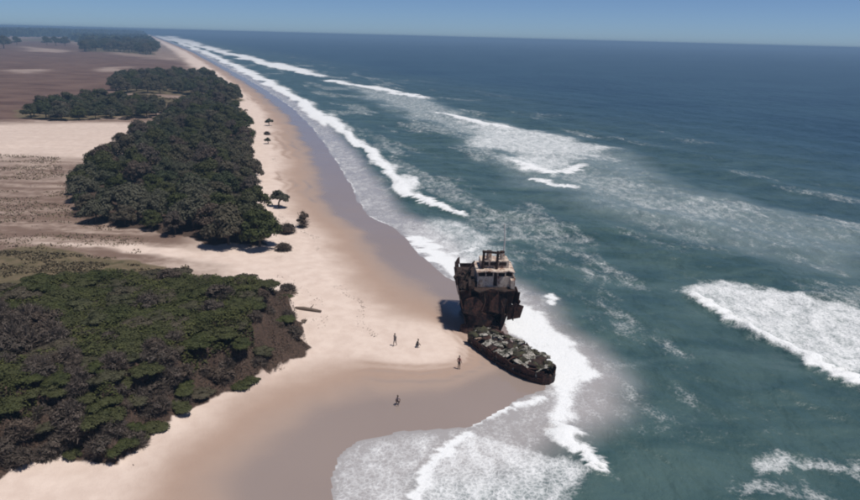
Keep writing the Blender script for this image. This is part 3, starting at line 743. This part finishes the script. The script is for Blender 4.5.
def grove(P, gap, n, seed, label, group, smin, smax, name='thicket_tree', cap=300, pick=None):
    pts = scatter(P, gap, n, seed)[:cap]; Z = rise(pts); a_ = np.array(pts); rim = sdist(a_[:, 0], a_[:, 1], P)
    mid_ = P.mean(0)
    for q, zz, rm in zip(pts, Z, rim):
        s0, t0 = st(*q); s1, t1 = st(*mid_)
        wide = rm < (3.2 if callable(gap) else gap * .6)
        where = ', in its middle' if not wide else (', on its seaward rim' if t0 > t1 + (2 if callable(gap) else 12) else ', on its inland rim')
        if wide and callable(gap) and q[1] < 128: where = ', front row facing the dune'
        i = pick(q) if pick else g_.randrange(5)
        plant(name, TREE_PARTS, 'tree', i, (q[0], q[1], zz - .1), g_.uniform(smin, smax), g_.uniform(0, 6.28), label + where, 'tree', group + where.replace(', ', ' '))
    print(group, len(pts))
grove(THICKET, lambda q: 3.2 + q[1] * .006, 6000, 1, 'dark bushy tree of the long thicket behind the beach', 'trees of the long beach thicket', .55, 1.12,
      pick=lambda q: g_.choice([0, 1, 2, 3, 4, 4, 5]))
grove(GROVE_L, 5.0, 2500, 2, 'dark green tree in the low grove left of the pale clearing', 'trees of the grove on the plain', .75, 1.15, 'grove_tree')
grove(GROVE_M, 7.0, 3000, 3, 'dark green tree in the grove beyond the grassy clearing', 'trees of the grove beyond the clearing', .95, 1.45, 'grove_tree')
grove(GROVE_F, 14.0, 2500, 6, 'hazy dark tree of the distant wood where the coast bends', 'trees of the distant coastal wood', 1.9, 2.9, 'wood_tree')
for (px, py, sc, lab) in ((4, 48, 3.4, 'hazy dark tree at the left edge of the far plain'), (17, 44.5, 2.4, 'lone small hazy tree on the far plain'),
                          (47, 45, 2.6, 'leftmost tree of the short hazy row on the far plain'), (56, 45.3, 2.6, 'middle tree of the short hazy row on the far plain'), (65, 45.6, 2.6, 'rightmost tree of the short hazy row on the far plain'),
                          (86, 102, 1.15, 'rounded tree rising behind the low grove on the plain')):
    p = at(px, py, 3); plant('plain_tree', TREE_PARTS, 'tree', g_.randrange(5), (p[0], p[1], h1(p[0], p[1]) - .2), sc, g_.uniform(0, 6), lab, 'tree')
# trees and bushes standing out on the open sand
for (px, py, kind, i, sc, lab) in ((279, 203, 'beach', 0, 1.35, 'round dark tree leaning out of the thicket over the sand'),
                                   (303, 222, 'shrubby', 0, 1.0, 'small dark bush standing alone on the open beach'),
                                   (269, 123, 'beach', 1, 1.05, 'upper small tree on the sand beside the thicket'),
                                   (267, 132, 'withered', 1, .85, 'low withered bush between two small beach trees'),
                                   (268, 141, 'beach', 0, .8, 'lower small tree on the sand beside the thicket'),
                                   (286, 228, 'withered', 0, 1.2, 'withered bush at the seaward corner of the thicket'),
                                   (283, 246, 'withered', 2, .9, 'brown bush at the near corner of the thicket')):
    p = at(px, py, 2.0); plant('beach_tree' if kind == 'beach' else 'withered_bush', TREE_PARTS if kind == 'beach' else SHRUB_PARTS, kind, i, (p[0], p[1], h1(p[0], p[1]) - .1), sc, g_.uniform(0, 6), lab, 'tree' if kind == 'beach' else 'bush')

# shrubs of the near dune
GREYB = line([(-60, 306), (20, 314), (56, 320), (60, 344), (30, 354), (-60, 358)], 6)
GREYF = line([(30, 362), (110, 368), (150, 352), (235, 352), (250, 372), (180, 400), (130, 440), (95, 440), (40, 420)], 5)
BARE = line([(262, 292), (290, 292), (304, 318), (308, 343), (262, 362), (252, 332)], 4)
def indune(q, P): return bool(inside(np.array([q[0]]), np.array([q[1]]), P)[0])
pts = scatter(DUNE, lambda q: 1.05 if indune(q, GREYF) else 1.55, 12000, 7, keep=lambda q: -52 < q[0] and abs(q[0]) < q[1] * .80)
Dn = sdist(np.array(pts)[:, 0], np.array(pts)[:, 1], DUNE); Z = rise(pts)
cnt = dict(green=0, withered=0, twiggy=0)
order = sorted(range(len(pts)), key=lambda i: math.hypot(*pts[i]))
for i in order:
    q, zz, dd = pts[i], Z[i], Dn[i]
    front = indune(q, GREYF) or dd < 2.6
    bare = indune(q, BARE)
    if bare and g_.random() < .35: continue
    if dd < (1.2 if bare else .2): continue
    sc = g_.uniform(.62, 1.15)
    if indune(q, GREYB):
        k = 'twiggy' if g_.random() < .7 else 'withered'
    elif front:
        k = g_.choice(['withered', 'withered', 'twiggy', 'green', 'green']); sc *= .85
    elif bare: k = 'withered'; sc *= .6
    else: k = 'green' if g_.random() < .965 else 'withered'
    if cnt[k] >= 290: continue
    cnt[k] += 1
    if k == 'green': plant('dune_shrub', SHRUB_PARTS, 'shrub', g_.randrange(5), (q[0], q[1], zz - .15), sc, g_.uniform(0, 6), 'low green shrub in the dense scrub of the near dune', 'shrub', 'green shrubs of the near dune', sc * g_.uniform(.38, .70))
    elif k == 'withered': plant('withered_shrub', SHRUB_PARTS, 'withered', g_.randrange(3), (q[0], q[1], zz - .12), sc, g_.uniform(0, 6), 'brown withered shrub on the near dune', 'shrub', 'withered shrubs of the near dune')
    else: plant('bare_shrub', SHRUB_PARTS, 'twiggy', g_.randrange(2), (q[0], q[1], zz - .12), sc, g_.uniform(0, 6), 'leafless grey twiggy shrub on the near dune', 'shrub', 'leafless shrubs of the near dune')
print('shrubs', cnt, len(pts))

# creeper mat over the dune top: nobody could count it
rg = np.random.default_rng(12); lo = DUNE.min(0); hi = DUNE.max(0)
Q = rg.uniform(lo, hi, (330000, 2)); Q = Q[(Q[:, 0] > -62)]
dd = sdist(Q[:, 0], Q[:, 1], DUNE); nz = fbm(Q[:, 0] * .35, Q[:, 1] * .35, 101)
k = (dd > 1.6 + 3.2 * (1 - nz)) & ~inside(Q[:, 0], Q[:, 1], BARE) & ~inside(Q[:, 0], Q[:, 1], GREYB) & (~inside(Q[:, 0], Q[:, 1], GREYF) | (nz > .58))
Q = Q[k]; zz = height(Q[:, 0], Q[:, 1]) + .05 + rg.uniform(0, .75, len(Q)) * fbm(Q[:, 0] * .8, Q[:, 1] * .8, 103) * 1.5
C = np.column_stack([Q, zz]); N = np.tile([0, 0, 1.0], (len(C), 1)) + rg.normal(size=(len(C), 3)) * .28
V, F2 = leaf_quads(C, N, .095, rg)
tag(mesh_np('ground_cover', V, F2, M['mat_cover']), 'green creeping plants matting the top of the near dune', 'ground cover', kind='stuff')
# brushwood litter on the dune's seaward face
Q = rg.uniform(lo, hi, (200000, 2)); dd = sdist(Q[:, 0], Q[:, 1], DUNE)
k = (dd > .1) & ((dd < 5) | inside(Q[:, 0], Q[:, 1], BARE) | inside(Q[:, 0], Q[:, 1], GREYF)) & (np.abs(Q[:, 0]) < 60) & (rg.random(len(Q)) < .75) & (fbm(Q[:, 0] * .5, Q[:, 1] * .5, 107) > .4)
Q = Q[k]; C = np.column_stack([Q, height(Q[:, 0], Q[:, 1]) + rg.uniform(.02, .3, len(Q))])
V, F2 = leaf_quads(C, rg.normal(size=C.shape) * .7 + [0, 0, .8], .08, rg, .35)
tag(mesh_np('brushwood', V, F2, M['leaf_brown']), 'dry brown brushwood strewn over the slope of the near dune', 'brushwood', kind='stuff')
# tussocks of dry grass on the heath behind the dune
Vs = []
for P, n, s in ((GRASS[1], 9000, .16), (line([(-40, 150), (60, 156), (75, 215), (150, 232), (140, 250), (-40, 246)], 2.5), 9000, .14), (GRASS[0], 3500, .4)):
    Q = rg.uniform(P.min(0), P.max(0), (n * 3, 2)); Q = Q[inside(Q[:, 0], Q[:, 1], P)]
    Q = Q[fbm(Q[:, 0] * .12, Q[:, 1] * .3, 111) > .5][:n]
    C = np.column_stack([Q, height(Q[:, 0], Q[:, 1]) + s * .5])
    Vs.append(leaf_quads(C, rg.normal(size=C.shape) * [1, 1, .5], s, rg, .6)[0])
V = np.vstack(Vs); tag(mesh_np('heath_grass', V, np.arange(len(V)).reshape(-1, 4), M['dry_grass']), 'dry olive grass tussocks on the sandy heath behind the dunes', 'grass', kind='stuff')
# far wood along the horizon
Cs = []
for P, n, hh in ((line([(-260, 31), (70, 32), (150, 33.2), (190, 33.8), (178, 36), (120, 36), (40, 37), (-260, 36)], 3), 2000, 21), (line([(92, 46), (150, 47), (160, 42), (140, 38), (70, 37)], 3), 260, 13)):
    pts = rg.uniform(P.min(0), P.max(0), (n * 8, 2)); pts = pts[inside(pts[:, 0], pts[:, 1], P)][:n]
    pts = pts[shore(pts[:, 0], pts[:, 1]) > 60]
    zz = height(pts[:, 0], pts[:, 1]); D = rg.normal(size=(len(pts), 30, 3)); D /= np.linalg.norm(D, axis=2, keepdims=True); D[..., 2] = np.abs(D[..., 2])
    sc = rg.uniform(.5, 1.2, (len(pts), 1, 1)) * hh
    Cs.append((np.column_stack([pts, zz])[:, None, :] + D * sc * [1.3, 1.3, .95]).reshape(-1, 3))
C = np.vstack(Cs); V, F2 = leaf_quads(C, rg.normal(size=C.shape) + [0, 0, .8], 4.2, rg, .8)
tag(mesh_np('far_wood', V, F2, M['leaf_dark']), 'hazy dark wood along the horizon behind the plain', 'wood', kind='stuff')

# tide wrack: scraps of weed and twigs left along the last high-water lines
Q = np.column_stack([rg.uniform(-45, 12, 60000), rg.uniform(40, 190, 60000)]); dq = shore(Q[:, 0], Q[:, 1]) + (fbm(Q[:, 0] * .09, Q[:, 1] * .09, 35, 3) - .5) * 5
k = (np.abs(dq - 17) < .5) | ((np.abs(dq - 22) < 1.2) & (rg.random(len(Q)) < .35)); k &= fbm(Q[:, 0] * .15, Q[:, 1] * .15, 36, 3) > .5
k &= sdist(Q[:, 0], Q[:, 1], DUNE) < -.5; Q = Q[k]
V, F2 = leaf_quads(np.column_stack([Q, height(Q[:, 0], Q[:, 1]) + .03]), rg.normal(size=(len(Q), 3)) * .35 + [0, 0, 1], .07, rg, .4)
tag(mesh_np('tide_wrack', V, F2, M['leaf_brown']), 'thin scraps of weed and twigs strewn along the beach', 'wrack', kind='stuff')
# ------------------------------------------------------------------ driftwood
p = at(308, 309, 1.6); bm = bmesh.new(); q = Vector((p[0], p[1], h1(p[0], p[1])))
tube(bm, [(-1.7, .45, .12), (-.6, .2, .2), (.7, -.12, .17), (1.75, -.38, .14)], [.20, .24, .2, .12], 9)
log = obj_bm('driftwood_log', bm, M['drift'], None, True); log.location = q
tag(log, 'grey driftwood log lying on dry sand beside the dune', 'log')
bm = bmesh.new(); tube(bm, [(.2, .05, .2), (.5, .5, .45), (.55, .8, .5)], [.1, .07, .03], 6); obj_bm('branch', bm, M['drift'], log)
for (px, py, r_, lab) in ((291, 292, .45, 'dark tangle of driftwood at the foot of the dune'), (304, 318, .25, 'small driftwood piece on the sand below the long log')):
    p = at(px, py, 1.8); bm = bmesh.new(); g2 = random.Random(int(px))
    for k in range(7):
        a = g2.uniform(0, 6.28); L = r_ * g2.uniform(1.2, 2.6); tube(bm, [(-math.cos(a) * L, -math.sin(a) * L, .08 + .1 * k * r_), (0, 0, .25 * r_ + .1 * k * r_), (math.cos(a) * L, math.sin(a) * L, .1 + .15 * k * r_)], [.05, .08, .03], 5)
    o = obj_bm('driftwood', bm, M['drift']); o.location = (p[0], p[1], h1(p[0], p[1])); tag(o, lab, 'driftwood')

# ------------------------------------------------------------------ people
def flat_mat(name, c, rough=.8):
    m = MT(name); n = m.noise(9, 3); return m.fin(m.mix(n, tuple(v * .8 for v in c), tuple(min(1, v * 1.15) for v in c)), rough)
SKIN = flat_mat('skin', (.085, .045, .03), .6); HAIR = flat_mat('hair', (.012, .010, .009))
def person(px, py, face, pose, shirt, shorts, label):
    p = at(px, py, .8); base = Vector((p[0], p[1], h1(p[0], p[1])))
    root = empty('person', base, face); root.scale = (.88, .88, .88)
    V, E_, Rr = [], [], []
    def v(c, r): V.append(c); Rr.append(r if hasattr(r, '__len__') else (r, r)); return len(V) - 1
    def chain(a, pts):
        for c, r in pts:
            b = v(c, r); E_.append((a, b)); a = b
        return a
    # y is forward; joints per pose
    if pose == 'stand':
        hip, lean = .93, 0.0; legs = [((.09, .02, .50), (.10, -.02, .09), (.11, .13, .04)), ((-.09, -.01, .50), (-.12, -.06, .09), (-.13, .09, .04))]
        arms = [((.27, -.02, 1.18), (.29, .08, .93)), ((-.27, -.03, 1.18), (-.30, .05, .93))]
    elif pose == 'walk':
        hip, lean = .91, .04; legs = [((.09, .17, .50), (.10, .20, .09), (.11, .34, .05)), ((-.09, -.03, .49), (-.10, -.27, .12), (-.10, -.14, .04))]
        arms = [((.26, -.14, 1.17), (.27, -.13, .91)), ((-.26, .12, 1.17), (-.27, .28, .96))]
    else:   # crouching
        hip, lean = .30, .16; legs = [((.14, .36, .50), (.12, .16, .10), (.13, .30, .04)), ((-.14, .34, .46), (-.12, .14, .10), (-.13, .28, .04))]
        arms = [((.24, .36, .58), (.16, .50, .36)), ((-.24, .36, .60), (-.12, .52, .40))]
    pel = v((0, 0, hip), (.15, .11))
    L = .56
    def sp(t): return (0, lean * t * 1.6, hip + L * t)
    waist = chain(pel, [(sp(.35), (.135, .10))]); chest = chain(waist, [(sp(.75), (.165, .115))]); nk = chain(chest, [(sp(1.0), (.075, .07))])
    hy = sp(1.0)[1] + .02; hz = sp(1.0)[2]
    chain(nk, [((0, hy, hz + .08), (.055, .055)), ((0, hy + .02, hz + .16), (.075, .085)), ((0, hy + .02, hz + .25), (.078, .095)), ((0, hy + .005, hz + .31), (.05, .06))])
    for sgn, (kn, an, to) in zip((1, -1), legs):
        chain(pel, [((sgn * .095, 0, hip - .05), .095), (kn, .062), (an, .042), (to, (.045, .03))])
    hands = []
    for sgn, (el, wr) in zip((1, -1), arms):
        s0 = sp(.88); e = chain(chest, [((sgn * .19, s0[1], s0[2]), .062), (el, .043), (wr, .03)])
        d_ = (Vector(wr) - Vector(el)).normalized(); palm = Vector(wr) + d_ * .06
        pm = chain(e, [(tuple(palm), (.038, .018))]); sx = Vector((0, 1, 0)) if abs(d_.y) < .8 else Vector((1, 0, 0))
        for k, ln in ((-1.5, .065), (-.5, .08), (.5, .085), (1.5, .075)):
            b0 = palm + d_ * .03 + sx * k * .02; b1 = b0 + d_ * ln * .55 + Vector((-sgn * .008, 0, 0)); b2 = b1 + d_ * ln * .45 + Vector((-sgn * .02, 0, 0))
            chain(pm, [(tuple(b0), .0095), (tuple(b1), .0085), (tuple(b2), .007)])
        t0 = palm - d_ * .02 + sx * .035; chain(pm, [(tuple(t0), .011), (tuple(t0 + sx * .025 + d_ * .035), .009)])
    me = bpy.data.meshes.new('body'); me.from_pydata(V, E_, []); me.update()
    ob = bpy.data.objects.new('body', me); link(ob)
    sk = ob.modifiers.new('skin', 'SKIN'); sb = ob.modifiers.new('sub', 'SUBSURF'); sb.levels = 1; sb.render_levels = 1
    for i, r in enumerate(Rr): me.skin_vertices[0].data[i].radius = r
    me.skin_vertices[0].data[0].use_root = True
    dg = bpy.context.evaluated_depsgraph_get(); m2 = bpy.data.meshes.new_from_object(ob.evaluated_get(dg))
    bpy.data.objects.remove(ob)
    m2.materials.clear()
    for mm in (SKIN, shirt, shorts): m2.materials.append(mm)
    for f in m2.polygons:
        c = f.center; f.use_smooth = True
        onarm = abs(c.x) > .225 and pose != 'crouch'
        if pose == 'crouch':
            f.material_index = 2 if c.z < hip + .12 and c.y < .28 else (1 if c.y < sp(1.0)[1] + .06 and c.z < hz + .02 and abs(c.x) < .24 else 0)
        elif hip - .32 < c.z < hip + .06 and not onarm: f.material_index = 2
        elif hip + .06 <= c.z < hz + .01 and (not onarm or c.z > hip + .28): f.material_index = 1
    body = bpy.data.objects.new('body', m2); link(body, root)
    bm = bmesh.new(); bmesh.ops.create_icosphere(bm, subdivisions=2, radius=1)
    for q in bm.verts: q.co = Vector((q.co.x * .088, q.co.y * .105 + hy - .012, q.co.z * .085 + hz + .275))
    bmesh.ops.delete(bm, geom=[q for q in bm.verts if q.co.z < hz + .235 or (q.co.y > hy + .06 and q.co.z < hz + .30)], context='VERTS')
    obj_bm('hair', bm, HAIR, root, True)
    for sgn in (-1, 1):
        bm = bmesh.new(); bmesh.ops.create_icosphere(bm, subdivisions=1, radius=.011, matrix=Matrix.Translation((sgn * .032, hy + .105, hz + .225))); obj_bm('eye', bm, HAIR, root)
        bm = bmesh.new(); box(bm, sgn * .085 - .008, sgn * .085 + .008, hy - .02, hy + .02, hz + .18, hz + .245); obj_bm('ear', bm, SKIN, root)
    bm = bmesh.new(); slab(bm, [(-.014, hy + .105, hz + .175), (.014, hy + .105, hz + .175), (0, hy + .10, hz + .225)], (0, .02, -.004)); obj_bm('nose', bm, SKIN, root)
    bm = bmesh.new(); box(bm, -.025, .025, hy + .10, hy + .112, hz + .145, hz + .155); obj_bm('mouth', bm, HAIR, root)
    return tag(root, label, 'person')
NAVY = flat_mat('navy_cloth', (.06, .07, .10)); GREY = flat_mat('grey_cloth', (.22, .20, .19)); BLK = flat_mat('black_cloth', (.02, .02, .022)); RED_C = flat_mat('maroon_cloth', (.24, .08, .07)); MAUVE = flat_mat('mauve_cloth', (.26, .20, .21))
person(395, 348, math.radians(150), 'walk', GREY, NAVY, 'person in grey top walking on the pale sand, farthest from the wreck')
person(416, 350, math.radians(-70), 'crouch', BLK, NAVY, 'person in dark clothes crouching on dry sand between two walkers')
person(459, 368, math.radians(-35), 'stand', RED_C, BLK, 'person in maroon top standing on sand beside the wreck')
person(397, 400, math.radians(200), 'crouch', MAUVE, GREY, 'person in mauve top crouching on the wet sand near the wash')
